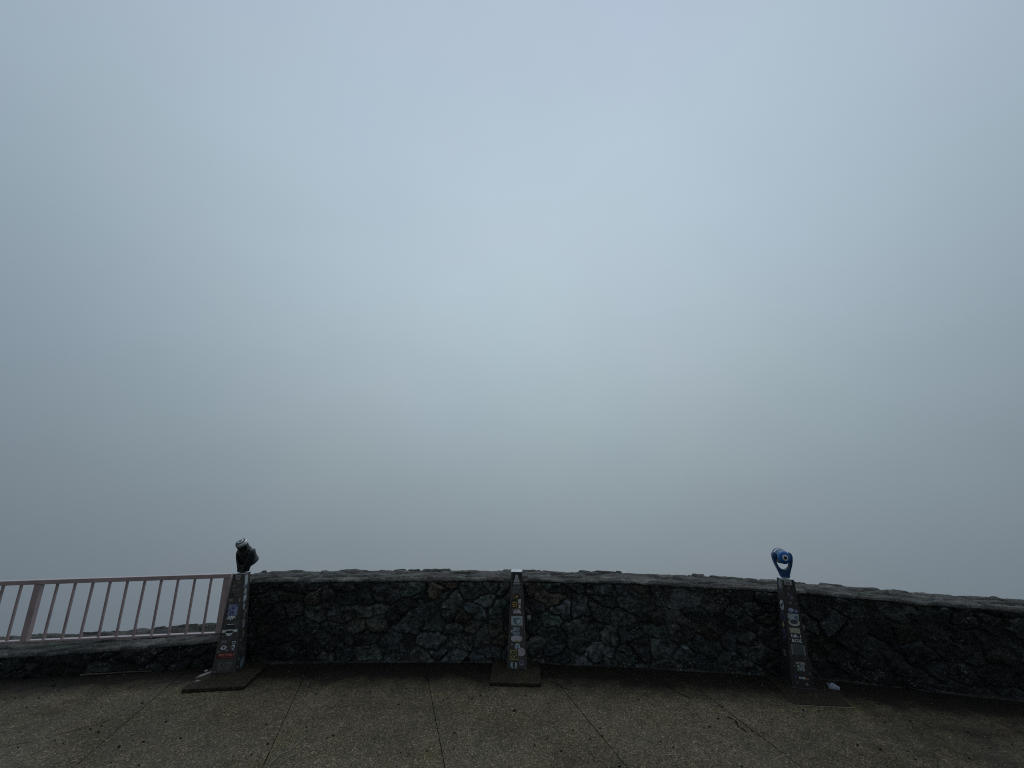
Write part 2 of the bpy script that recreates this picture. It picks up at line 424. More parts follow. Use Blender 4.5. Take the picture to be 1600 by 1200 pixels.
# ------------------------------------------------------------------ pavement
def hull_front(): pass
joints = [(-9.6, -9.2), (-8.2, -7.85), (-6.9, -6.5), (-5.9, -5.4), (-3.70, -3.25), (-2.37, -1.85), (-1.05, -.497), (.30, .852), (1.72, 2.15), (6.1, 6.4), (7.6, 7.9)]
rs = np.random.RandomState(4)
vs, fs, dmp_shd = [], [], []
def joint_x(j, y):
    a, b = joints[j]                 # x at y=5.2 and x at y=3.43
    sl = (b - a) / (3.43 - 5.2)
    return b + sl * (y - 3.43) if y > 2 else b + sl * (2 - 3.43) - .32 * (y - 2)
ys = list(np.arange(-26, 1.5, 1.5)) + list(np.arange(1.6, 6.6, .05))
wallx, wally = path(np.linspace(0.3, S0[-1] - .3, 400))
def back_y(x): return float(np.interp(x, wallx, wally)) + .12
cuts = [-40] + list(range(len(joints))) + [40]
for a in range(len(cuts) - 1):
    cols_n = 14
    rows = []
    for y in ys:
        xl = joint_x(cuts[a], y) + .003 + rs.uniform(-.0015, .002) if a > 0 else -30
        xr = joint_x(cuts[a + 1], y) - .003 - rs.uniform(-.0015, .002) if a < len(cuts) - 2 else 30
        row = []
        for i in range(cols_n + 1):
            x = xl + (xr - xl) * i / cols_n
            by = back_y(x); yy = min(y, by)
            row.append(len(vs)); vs.append((x, yy, 0.0))
            edge_d = max(0, 1 - (by - .12 - yy) / (.80 if x > -3 else .62))
            stain_vign = .42 * math.exp(-((x - 3.9) / 1.5) ** 2 - ((y - 3.75) / .75) ** 2) + .20 * math.exp(-((x + 4.4) / 1.0) ** 2 - ((y - 4.1) / .45) ** 2)  # right patch: wet stains plus vignette darkening in the paving colour
            dmp_shd.append(max(edge_d, stain_vign))
        rows.append(row)
    for r0, r1 in zip(rows[:-1], rows[1:]):
        for i in range(cols_n):
            if vs[r1[i]][1] - vs[r0[i]][1] < 1e-4 and vs[r1[i + 1]][1] - vs[r0[i + 1]][1] < 1e-4: continue
            fs.append((r0[i], r0[i + 1], r1[i + 1], r1[i]))
me = bpy.data.meshes.new('pavement'); me.from_pydata(vs, [], fs)
at = me.attributes.new('damp_shade', 'FLOAT', 'POINT'); at.data.foreach_set('value', np.array(dmp_shd, np.float32))
tag(link('pavement', me, M_PAVE), kind='structure')
bm = bmesh.new()
xs = np.linspace(-30, 30, 241); out = [(float(x), back_y(x) + .02) for x in xs] + [(30., -28.), (-30., -28.)]
add_prism(bm, [(a, b, -.9) for a, b in out], [(a, b, -.010) for a, b in out])
tag(from_bm('ground', bm, M_SUB), kind='structure')
# the hillside that drops away behind the wall into the cloud
M_HILL, tH, bH = mat('scrub_slope', rough=.95, spec=.1)
tH.links.new(ramp(tH, noise(tH, .6, 6, .7, N(tH, 'ShaderNodeTexCoord').outputs['Object']), [(.3, (.018, .024, .012)), (.6, (.045, .05, .025)), (.8, (.07, .06, .04))]), bH.inputs['Base Color'])
n, m = 80, 60
U, V = np.meshgrid(np.linspace(-40, 40, n), np.linspace(0, 1, m) ** 1.6 * 60, indexing='ij')
yb = 5.45 - .012 * U ** 2
Z = -.35 - V * .62 + 1.4 * fbm(U * .3 + 50, V * .3, 3, 4) * np.clip(V / 3, 0, 1)
tag(from_np('hillside', np.stack([U, yb + V, Z], -1), None, M_HILL, None), kind='structure')

# ------------------------------------------------------------------ walls
def h_high(s):
    return float(np.interp(s, [S_SPLIT, S_of(0), S_of(1.5), S_of(2.8), S_of(3.95), S_of(4.94), S0[-1]], [.876, .882, .882, .860, .822, .800, .77]))
def h_low(s): return float(np.interp(s, [0, S_of(-5.5), S_of(-4.7), S_of(-3.6), S_SPLIT], [.17, .215, .228, .262, .275]))
w = empty('stone_wall', (0, 0, 0))
tag(w, 'chest-low dark rubble stone wall with pale rough capstones, curving behind the three posts', 'wall')
hw = lambda s: h_high(s) - .030
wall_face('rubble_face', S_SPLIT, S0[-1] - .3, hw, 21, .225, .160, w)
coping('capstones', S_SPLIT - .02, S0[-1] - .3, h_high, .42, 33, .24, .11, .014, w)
# squared left end of the high wall
x, y, tx, ty, nx, ny = [float(v) for v in frame(np.array([S_SPLIT]))]
ne, me_ = 50, 92
Q, ZZ = np.meshgrid(np.linspace(-.005, .43, ne), np.linspace(-.05, h_high(S_SPLIT) - .01, me_), indexing='ij')
idx, f1, ed, ou, ov, K = stones(Q, ZZ, 0, .45, 0, .9, .2, .16, 77)
d = .03 * smooth(ed, .03, .26) + .016 * fbm(Q * 14, ZZ * 14, 5, 4)
P = np.stack([x + nx * Q - tx * (d + .0), y + ny * Q - ty * (d + .0), ZZ], -1)
c = PAL[idx % len(PAL)] * (.4 + .6 * smooth(ed, .02, .13))[..., None]
from_np('wall_end', P, c, M_STONE, w)
# thin mortar skirt along the foot
def skirt(name, s0, s1, parent):
    n = int((s1 - s0) / .02); s = np.linspace(s0, s1, n)
    prof = [(-.040, -.004), (-.036, .003), (-.028, .008), (-.015, .012), (.03, .014)]
    P = np.zeros((n, len(prof), 3)); x, y, tx, ty, nx, ny = frame(s)
    for j, (o, z) in enumerate(prof):
        jit = .016 * fbm(s * 7, s * 0 + j, 88, 4) * 2
        P[:, j] = np.stack([x + nx * (o + jit), y + ny * (o + jit), z + (0 if j == 0 else .6) * jit * .5 + 0 * s], -1)
    br = .6 + 2.0 * np.clip(fbm(s * 1.9, s * 0, 91, 4) + .2, 0, 1)
    c = np.array((.030, .029, .026))[None, None] * br[:, None, None] * np.ones((n, len(prof), 1))
    return from_np(name, P, c, M_STONE, parent)
skirt('mortar_skirt', S_SPLIT, S0[-1] - .3, w)
lw = empty('low_stone_wall', (0, 0, 0))
tag(lw, 'knee-low stone wall under the mauve railing, rough stones along its rear edge', 'wall')
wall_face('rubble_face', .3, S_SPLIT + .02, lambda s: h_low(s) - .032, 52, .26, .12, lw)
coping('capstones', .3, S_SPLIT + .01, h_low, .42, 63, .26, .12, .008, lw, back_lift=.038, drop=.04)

# ------------------------------------------------------------------ railing
rail = empty('metal_railing', (-4.5, 5.05, .26))
tag(rail, 'faded mauve metal railing with thin uprights on top of the low stone wall', 'railing')
inv = Matrix.Translation((4.5, -5.05, -.26))
PA, PB = Vector((-5.535, 4.925)), Vector((-3.515, 5.180))
PC = PA + (PA - PB) * .98 + Vector((0, -.02))
def rz(t, a, b): return a + (b - a) * t
def rbm(fn):
    b = bmesh.new(); fn(b); bmesh.ops.transform(b, matrix=inv, verts=b.verts[:]); return b
ZT = {0: .871, 1: .868}      # top of uprights (underside of rail)
def ztop(p): return .872 + (p.x + 5.5) * .004
def zbot(p): return .268 + (p.x + 5.6) * -.005
for name, z0f, hh, ww in (('top_rail', ztop, .048, .062), ('bottom_rail', zbot, .022, .046)):
    for (a, b) in ((PC, PA), (PA, PB)):
        aa = Vector((a.x, a.y, z0f(a) + hh / 2)); bb = Vector((b.x, b.y, z0f(b) + hh / 2))
        if b is PB: bb += (bb - aa).normalized() * .045
        from_bm(name, rbm(lambda q: add_bar(q, aa, bb, ww, hh)), M_RAIL, rail, bevel=.004)
for p in (PC, PA, PB):
    from_bm('post', rbm(lambda q: add_box(q, (p.x, p.y, (zbot(p) + ztop(p)) / 2 + .004), (.072, .05, ztop(p) - zbot(p) - .014), None)), M_RAIL, rail, bevel=.004)
for (a, b, n_) in ((PC, PA, 10), (PA, PB, 10)):
    for i in range(1, n_ + 1):
        p = a.lerp(b, i / (n_ + 1))
        z0, z1 = zbot(p) + .012, ztop(p) + .004
        jx = random.uniform(-.003, .003)
        from_bm('baluster', rbm(lambda q: add_bar(q, (p.x + jx, p.y, z0), (p.x - jx, p.y, z1), .021, .021)), M_RAIL, rail, bevel=.002)

# ------------------------------------------------------------------ writing and stickers
def text_mesh(body, w, h, outline=0, rot=0):
    cu = bpy.data.curves.new('t', 'FONT'); cu.body = body; cu.align_x = 'CENTER'; cu.align_y = 'CENTER'; cu.resolution_u = 2
    cu.space_line = .82; cu.offset = .018 if not outline else 0
    ob = bpy.data.objects.new('t', cu); COL.objects.link(ob)
    bpy.context.view_layer.update()
    dg = bpy.context.evaluated_depsgraph_get()
    me = bpy.data.meshes.new_from_object(ob.evaluated_get(dg))
    bpy.data.objects.remove(ob); bpy.data.curves.remove(cu)
    V = np.array([v.co[:] for v in me.vertices])
    lo, hi = V.min(0), V.max(0); c = (lo + hi) / 2; sz = np.maximum(hi - lo, 1e-5)
    out = []
    for v in V:
        a, b = (v[0] - c[0]) / sz[0], (v[1] - c[1]) / sz[1]
        if rot: a, b = b, -a
        out.append((a * w, b * h))
    F = [tuple(p.vertices) for p in me.polygons]
    bpy.data.meshes.remove(me)
    return out, F
def ell(cx, cy, rx, ry, n=20, a0=0, a1=360): return [(cx + rx * math.cos(R(a0 + (a1 - a0) * i / n)), cy + ry * math.sin(R(a0 + (a1 - a0) * i / n))) for i in range(n if a1 - a0 >= 360 else n + 1)]
def rect(cx, cy, w, h): return [(cx - w / 2, cy - h / 2), (cx + w / 2, cy - h / 2), (cx + w / 2, cy + h / 2), (cx - w / 2, cy + h / 2)]
def blob(cx, cy, rx, ry, sp, seed, n=16):
    q = random.Random(seed)
    return [(cx + rx * (1 - sp * q.random()) * math.cos(2 * math.pi * i / n), cy + ry * (1 - sp * q.random()) * math.sin(2 * math.pi * i / n)) for i in range(n)]
def sticker(name, parent, M, layers, label=None, curl=0):
    """layers: list of (polygon or ('text', str, cx, cy, w, h[, rot]), colour); each layer lies 0.25 mm above the last"""
    verts, faces, mi, mats = [], [], [], []
    for k, (shape, colr) in enumerate(layers):
        m = smat(colr)
        if m not in mats: mats.append(m)
        z = .0012 + .0005 * k
        if shape[0] == 'text':
            _, body, cx, cy, w_, h_ = shape[:6]
            P_, F_ = text_mesh(body, w_, h_, rot=(len(shape) > 6 and shape[6]))
            b0 = len(verts); verts += [M @ Vector((cx + a, cy + b, z)) for a, b in P_]
            for f in F_: faces.append(tuple(b0 + i for i in f)); mi.append(mats.index(m))
        else:
            b0 = len(verts); nn = len(shape)
            verts += [M @ Vector((a, b, z)) for a, b in shape]
            faces.append(tuple(range(b0, b0 + nn))); mi.append(mats.index(m))
            if k == 0:      # the film's edge, down to the metal
                verts += [M @ Vector((a, b, 0)) for a, b in shape]
                for i in range(nn): faces.append((b0 + i, b0 + nn + i, b0 + nn + (i + 1) % nn, b0 + (i + 1) % nn)); mi.append(mats.index(m))
    me = bpy.data.meshes.new(name); me.from_pydata([v[:] for v in verts], [], faces)
    for m in mats: me.materials.append(m)
    me.polygons.foreach_set('material_index', mi)
    o = bpy.data.objects.new(name, me); COL.objects.link(o); o.parent = parent
    if label: o['label'] = label
    return o

# ------------------------------------------------------------------ viewer posts
HP = 1.005
def make_post(root, wb, wt, db, dt, lean, M_POST=M_POST):
    bm = bmesh.new()
    z0 = .0
    bot = [(-wb / 2, 0, z0), (wb / 2, 0, z0), (wb / 2, db, z0), (-wb / 2, db, z0)]
    i = (db - dt) / 2
    top = [(lean - wt / 2, i, HP), (lean + wt / 2, i, HP), (lean + wt / 2, db - i, HP), (lean - wt / 2, db - i, HP)]
    add_prism(bm, bot, top)
    post = from_bm('post', bm, M_POST, root, bevel=.006)
    # corner angle strips that fold round the plates
    bm = bmesh.new()
    for sx in (-1, 1):
        for front in (0, 1):
            yb_, yt_ = (0, i) if front == 0 else (db, db - i)
            sg = -1 if front == 0 else 1
            a = Vector((sx * (wb / 2 - .008), yb_ + sg * .002, .004)); b = Vector((lean + sx * (wt / 2 - .006), yt_ + sg * .002, HP - .004))
            add_bar(bm, a, b, .016, .005, Vector((0, 1, 0)))
    from_bm('corner_strip', bm, M_POST, post, bevel=.0015)
    # foot flange and cap plate
    bm = bmesh.new(); add_box(bm, (0, db / 2, .008), (wb + .03, db + .03, .012)); from_bm('foot_plate', bm, M_POST, root, bevel=.003)
    bm = bmesh.new(); add_box(bm, (lean, db / 2, HP + .0035), (wt + .006, dt + .006, .007)); from_bm('cap_plate', bm, M_STEEL, root, bevel=.002)
    F0 = Vector((0, 0, 0)); up = (Vector((lean, i, HP))).normalized(); xx = Vector((1, 0, 0)); nn = xx.cross(up).normalized()
    xx = up.cross(nn).normalized()
    MF = Matrix((( xx.x, up.x, nn.x, 0), (xx.y, up.y, nn.y, -.0006), (xx.z, up.z, nn.z, 0), (0, 0, 0, 1)))
    def side(sg):
        o = Vector((sg * wb / 2, 0, 0)); u_ = (Vector((lean + sg * wt / 2, 0, HP)) - o).normalized(); a_ = Vector((0, 1, 0)) * sg
        n_ = a_.cross(u_).normalized(); u2 = n_.cross(a_).normalized()
        o = o + n_ * .0006
        return Matrix(((a_.x, u2.x, n_.x, o.x), (a_.y, u2.y, n_.y, o.y), (a_.z, u2.z, n_.z, o.z), (0, 0, 0, 1)))
    return post, MF, side
def lock_knob(root, pos, sg=1):
    bm = bmesh.new(); M = Matrix.Translation(pos) @ Matrix.Rotation(R(90 * sg), 4, 'Z')
    add_lathe(bm, [(.018, .012), (.028, .010), (.031, .0), (.031, -.030), (.027, -.034), (.012, -.036)], 24, M)
    return from_bm('lock_housing', bm, M_LOCK, root)
def make_yoke(root, m, W_=.119, drop=.205, th=.070, gapr=.100, lift=.04, deep=1.0):
    """horseshoe fork in the local XZ plane, pivot height z=0"""
    outer = [(W_ - .021, lift + .012), (W_ - .007, lift), (W_, 0), (W_ - .003, -.045), (W_ - .018, -.095), (.076, -.150), (.055, -drop), (.050, -drop - .028)]
    inner = [(.086, lift + .004), (.084, lift * .8), (.084, 0), (.085, -.040), (.079, -.080), (.064, -.112), (.042, -.134), (.016, -.144)]
    inner = [(x * gapr / .10, z if z > -.05 else -.05 + (z + .05) * deep) for x, z in inner]
    outer = outer + [(-x, z) for x, z in outer[::-1]]; inner = inner + [(-x, z) for x, z in inner[::-1]]
    bm = bmesh.new(); L = []
    for sy in (-1, 1):
        L.append([[bm.verts.new((x, sy * th / 2 * (1 - .25 * max(0, z) / .05), z)) for x, z in ch] for ch in (outer, inner)])
    n = len(outer)
    for k in range(n - 1):
        for q in (0, 1): bm.faces.new((L[q][0][k], L[q][0][k + 1], L[q][1][k + 1], L[q][1][k]))
        for q in (0, 1): bm.faces.new((L[0][q][k], L[0][q][k + 1], L[1][q][k + 1], L[1][q][k]))
    for k in (0, n - 1): bm.faces.new((L[0][0][k], L[0][1][k], L[1][1][k], L[1][0][k]))
    return from_bm('yoke', bm, m, root, bevel=.009, segs=3)
def make_scope(root, M, kind):
    """one lathed barrel along local Y, eyepiece at -Y; wider objective end at +Y"""
    if kind == 'blue':
        body = [(.032, -.130), (.052, -.127), (.066, -.115), (.072, -.095), (.073, -.078), (.077, -.075), (.077, -.063), (.073, -.056), (.081, .0), (.083, .025), (.083, .075), (.084, .08), (.088, .082), (.088, .105), (.080, .107), (.076, .09)]
        mi = [0, 0, 0, 0, 1, 1, 1, 2, 2, 3, 2, 2, 2, 2, 2]
        ms = [M_BLUE, M_CYAN, M_NAVY, M_WHITE]
    else:
        body = [(.036, -.170), (.054, -.166), (.062, -.155), (.063, -.125), (.057, -.118), (.060, -.108), (.060, -.085), (.056, -.080), (.060, -.070), (.060, -.050), (.068, -.040), (.077, .03), (.086, .07), (.086, .125), (.090, .127), (.090, .148), (.083, .150), (.076, .12)]
        mi = [0, 1, 1, 0, 0, 0, 0, 0, 0, 0, 0, 0, 0, 0, 0, 0, 0]
        ms = [M_BLACK, M_STEEL]
    bm = bmesh.new(); add_lathe(bm, body, 44, M, mi)
    sc = from_bm('scope', bm, ms, root)
    y0 = body[0][1]
    bm = bmesh.new(); add_lathe(bm, [(.012, y0 - .001), (.020, y0 - .007), (.031, y0 - .007), (.034, y0 - .002), (.034, y0 + .004)] , 32, M)
    from_bm('eyepiece_ring', bm, M_WHITE, sc)
    bm = bmesh.new(); add_lathe(bm, [(.002, y0 - .0095), (.017, y0 - .0085), (.019, y0 - .004)], 28, M)
    from_bm('eyepiece_lens', bm, M_LENS, sc)
    return sc
def pivots(root, m):
    for sx in (-1, 1):
        bm = bmesh.new(); M = Matrix.Translation((sx * .100, 0, 0)) @ Matrix.Rotation(R(-90 * sx), 4, 'Z')
        add_lathe(bm, [(.036, -.030), (.040, -.024), (.040, .016), (.036, .022), (.012, .024)], 28, M)
        from_bm('pivot_boss', bm, m, root)

def plinth(root, x0, x1, y0, y1, zt, rz_, seed):
    bm = bmesh.new(); q = random.Random(seed)
    P = []
    def e(a, b, n_):
        for i in range(n_): t = i / n_; P.append((a[0] + (b[0] - a[0]) * t + q.uniform(-.008, .005), a[1] + (b[1] - a[1]) * t + q.uniform(-.006, .006)))
    e((x0, y0), (x1, y0), 14); e((x1, y0), (x1, y1), 10); e((x1, y1), (x0, y1), 14); e((x0, y1), (x0, y0), 10)
    add_prism(bm, [(a, b, .0015) for a, b in P], [(a, b, zt) for a, b in P])
    o = from_bm('base_slab', bm, M_SLAB, root, bevel=.007)
    return o

GRP = 'sticker covered coin viewer posts along the stone wall'
# ---- left viewer: dark scope tipped eyepiece-up
V1 = empty('tower_viewer', (-3.121, 4.762, .0), R(6.5))
tag(V1, 'sticker covered viewer post with a dark green scope tipped up, next to the railing end', 'coin viewer', GRP)
post, MF, side = make_post(V1, .238, .122, .20, .12, -.012)
plinth(V1, -.205, .375, -.31, .20, .034, 0, 3)
hd = Matrix.Translation((.0, .10, HP + .222)) @ Matrix.Rotation(R(-22), 4, 'Z') @ Matrix.Diagonal((.86, .86, .90, 1))
yk = make_yoke(V1, M_BLACK, W_=.119, th=.10); yk.matrix_local = hd
scp = make_scope(V1, Matrix.Identity(4), 'dark'); scp.matrix_local = hd @ Matrix.Rotation(R(-55), 4, 'X') @ Matrix.Scale(1.10, 4)
for sx in (-1, 1):
    bm = bmesh.new(); M = hd @ Matrix.Translation((sx * .100, 0, 0)) @ Matrix.Rotation(R(-90 * sx), 4, 'Z')
    add_lathe(bm, [(.036, -.030), (.040, -.024), (.040, .016), (.036, .022), (.012, .024)], 28, M); from_bm('pivot_boss', bm, M_BLACK, V1)
def ST(layers, x, h, lab=None, M=None, par=None):
    sticker('sticker', par, M @ Matrix.Translation((x, h, 0)), layers, lab)
F = lambda layers, x, h, lab=None: ST(layers, x, h, lab, MF, post)
F([(rect(0, 0, .066, .044), (.33, .34, .34)), (('text', '33', .008, 0, .036, .028), INK), ([(-.033, -.022), (-.012, -.022), (-.022, .022), (-.033, .022)], INK)], -.011, .972, 'pale plaque with dark numbers')
F([(rect(0, 0, .066, .032), (.13, .135, .14)), (rect(0, 0, .052, .020), (.075, .072, .07))], .001, .834)
F([(rect(0, 0, .044, .052), INK), (rect(0, 0, .003, .030), (.12, .12, .13)), (rect(0, .0, .026, .003), (.12, .12, .13))], -.043, .784, 'small black square with a thin cross')
F([(rect(0, 0, .050, .033), (.17, .15, .12))], -.043, .742)
F([(blob(0, 0, .020, .026, .35, 5), (.19, .17, .13))], .057, .743)
F([(rect(0, 0, .100, .112), (.20, .23, .36))] + [(blob(random.uniform(-.035, .035), random.uniform(-.045, .045), .014, .009, .5, 90 + k, 9), (.035, .05, .17)) for k in range(9)], .000, .640, 'blue and white sticker of scrawled letters')
F([(blob(0, 0, .052, .032, .6, 8, 22), WHT)] + [([(-.03 + .017 * k, -.026), (-.022 + .017 * k, -.026), (-.028 + .02 * k, .024)], INK) for k in range(4)], -.010, .560, 'white spiky sticker with black strokes')
F([(ell(0, -.004, .046, .024, 20), INK), (rect(0, .014, .074, .006), WHT)], .000, .484)
F([([(-.085, .018), (-.078, -.012), (-.04, -.008), (-.022, -.038), (0, -.046), (.024, -.036), (.042, -.006), (.080, -.008), (.086, .022), (.04, .014), (0, .02), (-.04, .014)], WHT), (ell(0, -.004, .042, .013, 18), INK)], -.003, .428, 'white winged sticker with a black oval')
F([(rect(0, 0, .070, .034), (.085, .083, .082)), (('text', 'ABOVE\nLOCAL', 0, 0, .064, .028), (.20, .22, .24))], -.040, .330)
F([(blob(0, 0, .037, .028, .38, 41, 13), WHT), (blob(0, .002, .012, .013, .3, 3, 8), INK)], -.036, .272, 'small white ragged sticker')
F([(rect(0, 0, .040, .104), (.060, .056, .054)), (('text', 'DEV', 0, 0, .032, .092, 1), WHT)], .062, .285, 'white letters reading down the post')
F([(rect(0, 0, .192, .056), (.085, .014, .018)), (('text', 'PARTYSALT', .004, .006, .160, .026), (.62, .20, .17)), (rect(.01, -.016, .12, .004), (.30, .09, .08))], .005, .196, 'dark red band with pale red lettering')
F([(('text', 'TOI\nIOI', 0, 0, .150, .078), (.15, .15, .155))], -.003, .095)
Rs = side(1)
sd = lambda layers, x, h, lab=None: ST(layers, x, h, lab, Rs, post)
sd([(rect(0, 0, .056, .130), (.40, .43, .46)), (rect(.0, -.05, .05, .02), (.06, .09, .20))], .085, .925)
sd([(blob(0, 0, .03, .045, .4, 4, 10), (.38, .40, .42))], .085, .815)
sd([(rect(0, 0, .060, .062), (.45, .48, .49))], .085, .745)
sd([(blob(0, 0, .034, .04, .4, 6, 12), (.36, .38, .40))], .08, .655)
sd([(rect(0, 0, .035, .05), (.20, .18, .15))], .10, .565)
sd([(blob(0, 0, .03, .055, .3, 9, 12), (.22, .26, .28))], .10, .475)
sd([(blob(0, 0, .018, .04, .3, 10, 12), (.30, .24, .20))], .115, .37)
sd([(('text', 'XL', 0, 0, .08, .07), (.14, .18, .20))], .08, .25)
sd([([(-.035, -.05), (.03, -.035), (.035, .055), (-.03, .03)], (.20, .25, .28))], .13, .075, 'torn pale sticker near the foot')
sd([(ell(0, 0, .010, .008), (.30, .32, .34))], .05, .062)
# whitish broken corner of the slab
bm = bmesh.new(); pp = [(-.21, -.06), (-.165, -.045), (-.12, .03), (-.10, .10), (-.155, .05), (-.20, .0)]
add_prism(bm, [(a - .012, b - .02, .012) for a, b in pp], [(a - .012, b - .02, .0375) for a, b in pp]); 
from_bm('chipped_edge', bm, paint('fresh_chipped_concrete', (.26, .25, .22), .9), V1)
bm = bmesh.new(); pp = [(-.20, -.16), (-.15, -.165), (-.13, -.15), (-.17, -.14)]
add_prism(bm, [(a, b, .02) for a, b in pp], [(a, b, .0365) for a, b in pp]); from_bm('chipped_edge', bm, bpy.data.materials['fresh_chipped_concrete'], V1)

def worn(post_, MM, spots, seed):
    q = random.Random(seed)
    for (x_, h_, s_) in spots:
        c_ = q.choice([(.20, .21, .22), (.11, .12, .13), (.26, .27, .28), (.09, .10, .15), (.16, .14, .11), (.05, .055, .06)])
        k_ = q.random()
        shp = rect(0, 0, s_ * q.uniform(.8, 1.3), s_ * q.uniform(.6, 1.1)) if k_ < .45 else (ell(0, 0, s_ * .5, s_ * .42) if k_ < .65 else blob(0, 0, s_ * .55, s_ * .5, .4, q.randint(0, 999), 11))
        ink = blob(q.uniform(-.2, .2) * s_, 0, s_ * .28, s_ * .2, .6, q.randint(0, 999), 9)
        ST([(shp, c_), (ink, INK if sum(c_) > .3 else (.22, .23, .24))], x_, h_, None, MM, post_)
worn(post, MF, [(.022, .922, .030), (-.028, .885, .026), (.040, .862, .022), (.030, .790, .030), (.058, .690, .022), (-.062, .600, .020), (.062, .500, .024), (-.070, .380, .022), (.020, .365, .026), (.0, .245, .020), (-.088, .235, .016), (.080, .12, .020), (-.085, .05, .022)], 5)
worn(post, Rs, [(.10, .865, .035), (.07, .70, .03), (.12, .60, .04), (.06, .52, .03), (.13, .43, .03), (.07, .32, .03), (.13, .20, .04), (.06, .14, .03)], 6)

# ---- centre post without its scope
V2 = empty('viewer_post', (.0565, 4.853, 0), R(-2))
tag(V2, 'sticker covered post with no scope on top, middle of the stone wall', 'viewer post', GRP)
post, MF, side = make_post(V2, .226, .124, .20, .12, -.003)
plinth(V2, -.275, .255, -.295, .20, .034, 0, 5)
lock_knob(V2, (.123, .10, .505))
F([(rect(0, 0, .110, .132), INK), (blob(0, .030, .022, .024, .15, 2, 14), (.40, .38, .42)), ([(-.034, -.026), (.034, -.026), (.024, .004), (.010, .014), (-.010, .014), (-.022, .006)], (.40, .38, .42)), (rect(.004, -.004, .010, .022), INK),
   (('text', 'LAKESIDE', 0, -.040, .084, .012), WHT), (('text', 'SUPPLY CO', 0, -.056, .084, .010), (.35, .36, .42))], .000, .930, 'black sticker with a white bust and two lines of writing')
F([(blob(0, 0, .030, .024, .2, 12), (.12, .105, .125))], .022, .848)
F([(blob(0, 0, .020, .030, .7, 13, 12), (.11, .13, .11))], -.024, .836)
F([(('text', '7', 0, 0, .030, .03), (.15, .26, .22))], .0, .800)
F([([(-.044, -.036), (.044, -.036), (.036, .006), (.012, .034), (-.012, .022)], INK), (blob(.006, -.004, .020, .020, .5, 14, 9), (.32, .21, .06)), (blob(-.022, -.022, .016, .010, .5, 15, 8), (.28, .19, .05))], -.003, .757, 'black sticker with dull gold artwork')
F([(rect(0, 0, .074, .088), INK)] + [(blob(-.020 + .019 * (k % 3), -.026 + .021 * (k // 3), .010, .011, .5, 60 + k, 8), (.48, .32, .05)) for k in range(9)], -.022, .676, 'black sticker with a scatter of gold marks')
F([(rect(0, 0, .036, .048), (.42, .40, .42))], .031, .702)
F([(rect(0, 0, .040, .042), (.30, .13, .05)), (('text', '2', .002, 0, .026, .034), WHT)], .029, .648)
F([([(-.046, -.018), (-.038, .010), (-.016, .024), (.020, .024), (.042, .008), (.046, -.026), (.034, -.016)], (.43, .38, .42)), (blob(-.004, .012, .012, .005, .4, 3, 8), INK)], .001, .595, 'pinkish white dome shaped sticker')
F([(rect(0, 0, .128, .094), (.36, .40, .40)), (ell(.004, -.004, .046, .036), (.10, .16, .22)), (blob(.016, -.006, .030, .028, .35, 18, 12), (.42, .46, .47)), (blob(-.030, .010, .012, .016, .5, 19, 9), (.08, .12, .17)), (blob(.006, .010, .009, .010, .5, 22, 8), (.12, .17, .22))], .000, .503, 'white square sticker with a blue grey swirl')
F([(rect(0, 0, .088, .078), (.07, .09, .12)), (('text', 'OPLY', 0, .016, .080, .036), (.46, .52, .56)), (('text', 'BEACH', 0, -.022, .080, .028), (.40, .45, .50))], -.006, .402, 'block of pale blue capital letters')
F([(ell(0, 0, .013, .014), (.34, .40, .38))], -.058, .398)
F([(ell(0, 0, .064, .034, 26), (.46, .44, .47)), ([(-.012, -.026), (.014, -.026), (.001, -.002)], (.22, .27, .03)), (ell(0, -.027, .030, .006, 14), (.26, .30, .04))], -.004, .324, 'white oval sticker with a small green peak')
F([(('text', 'ww', 0, 0, .030, .014), (.34, .36, .38))], -.057, .266)
F([(ell(0, 0, .029, .028, 14, 0, 180) + [(-.027, -.030), (-.010, -.030), (0, -.012), (.014, -.028), (.027, -.022)], (.34, .43, .46)), (rect(-.006, -.002, .008, .026), (.05, .10, .16)), (rect(.010, .000, .007, .024), (.05, .10, .16))], .005, .254)
F([(rect(0, 0, .092, .092), (.34, .34, .13)), (rect(0, 0, .080, .080), INK), (('text', 'NTG', 0, .019, .066, .030), (.34, .34, .13)), (('text', 'CKT', 0, -.019, .066, .030), (.38, .38, .15))], -.031, .166, 'black square sticker with yellow border and letters')
F([(ell(0, 0, .043, .042, 26), (.40, .34, .37)), (blob(.002, .002, .026, .024, .5, 25, 12), (.37, .315, .345))], .047, .1965, 'round pale pink sticker')
F([(ell(-.017, 0, .018, .030, 16, 80, 280), (.36, .44, .47)), (ell(.017, 0, .018, .030, 16, -100, 100), (.36, .44, .47)), (rect(-.014, -.032, .008, .012), (.36, .44, .47)), (rect(.014, -.032, .008, .012), (.36, .44, .47)), (rect(0, .002, .028, .006), (.05, .06, .07))], -.036, .070, 'pale blue oval split down the middle')
F([(('text', 'GS', 0, 0, .060, .046), (.20, .19, .27)), (blob(.012, -.024, .024, .006, .4, 30, 8), (.26, .25, .32))], .048, .094)

worn(post, MF, [(-.034, .800, .020), (.034, .776, .018), (-.040, .722, .018), (-.052, .610, .018), (.056, .580, .016), (.066, .440, .020), (-.066, .345, .014), (.064, .300, .020), (-.080, .215, .014), (.010, .115, .018), (.088, .14, .014), (.0, .030, .022), (.085, .035, .018)], 7)

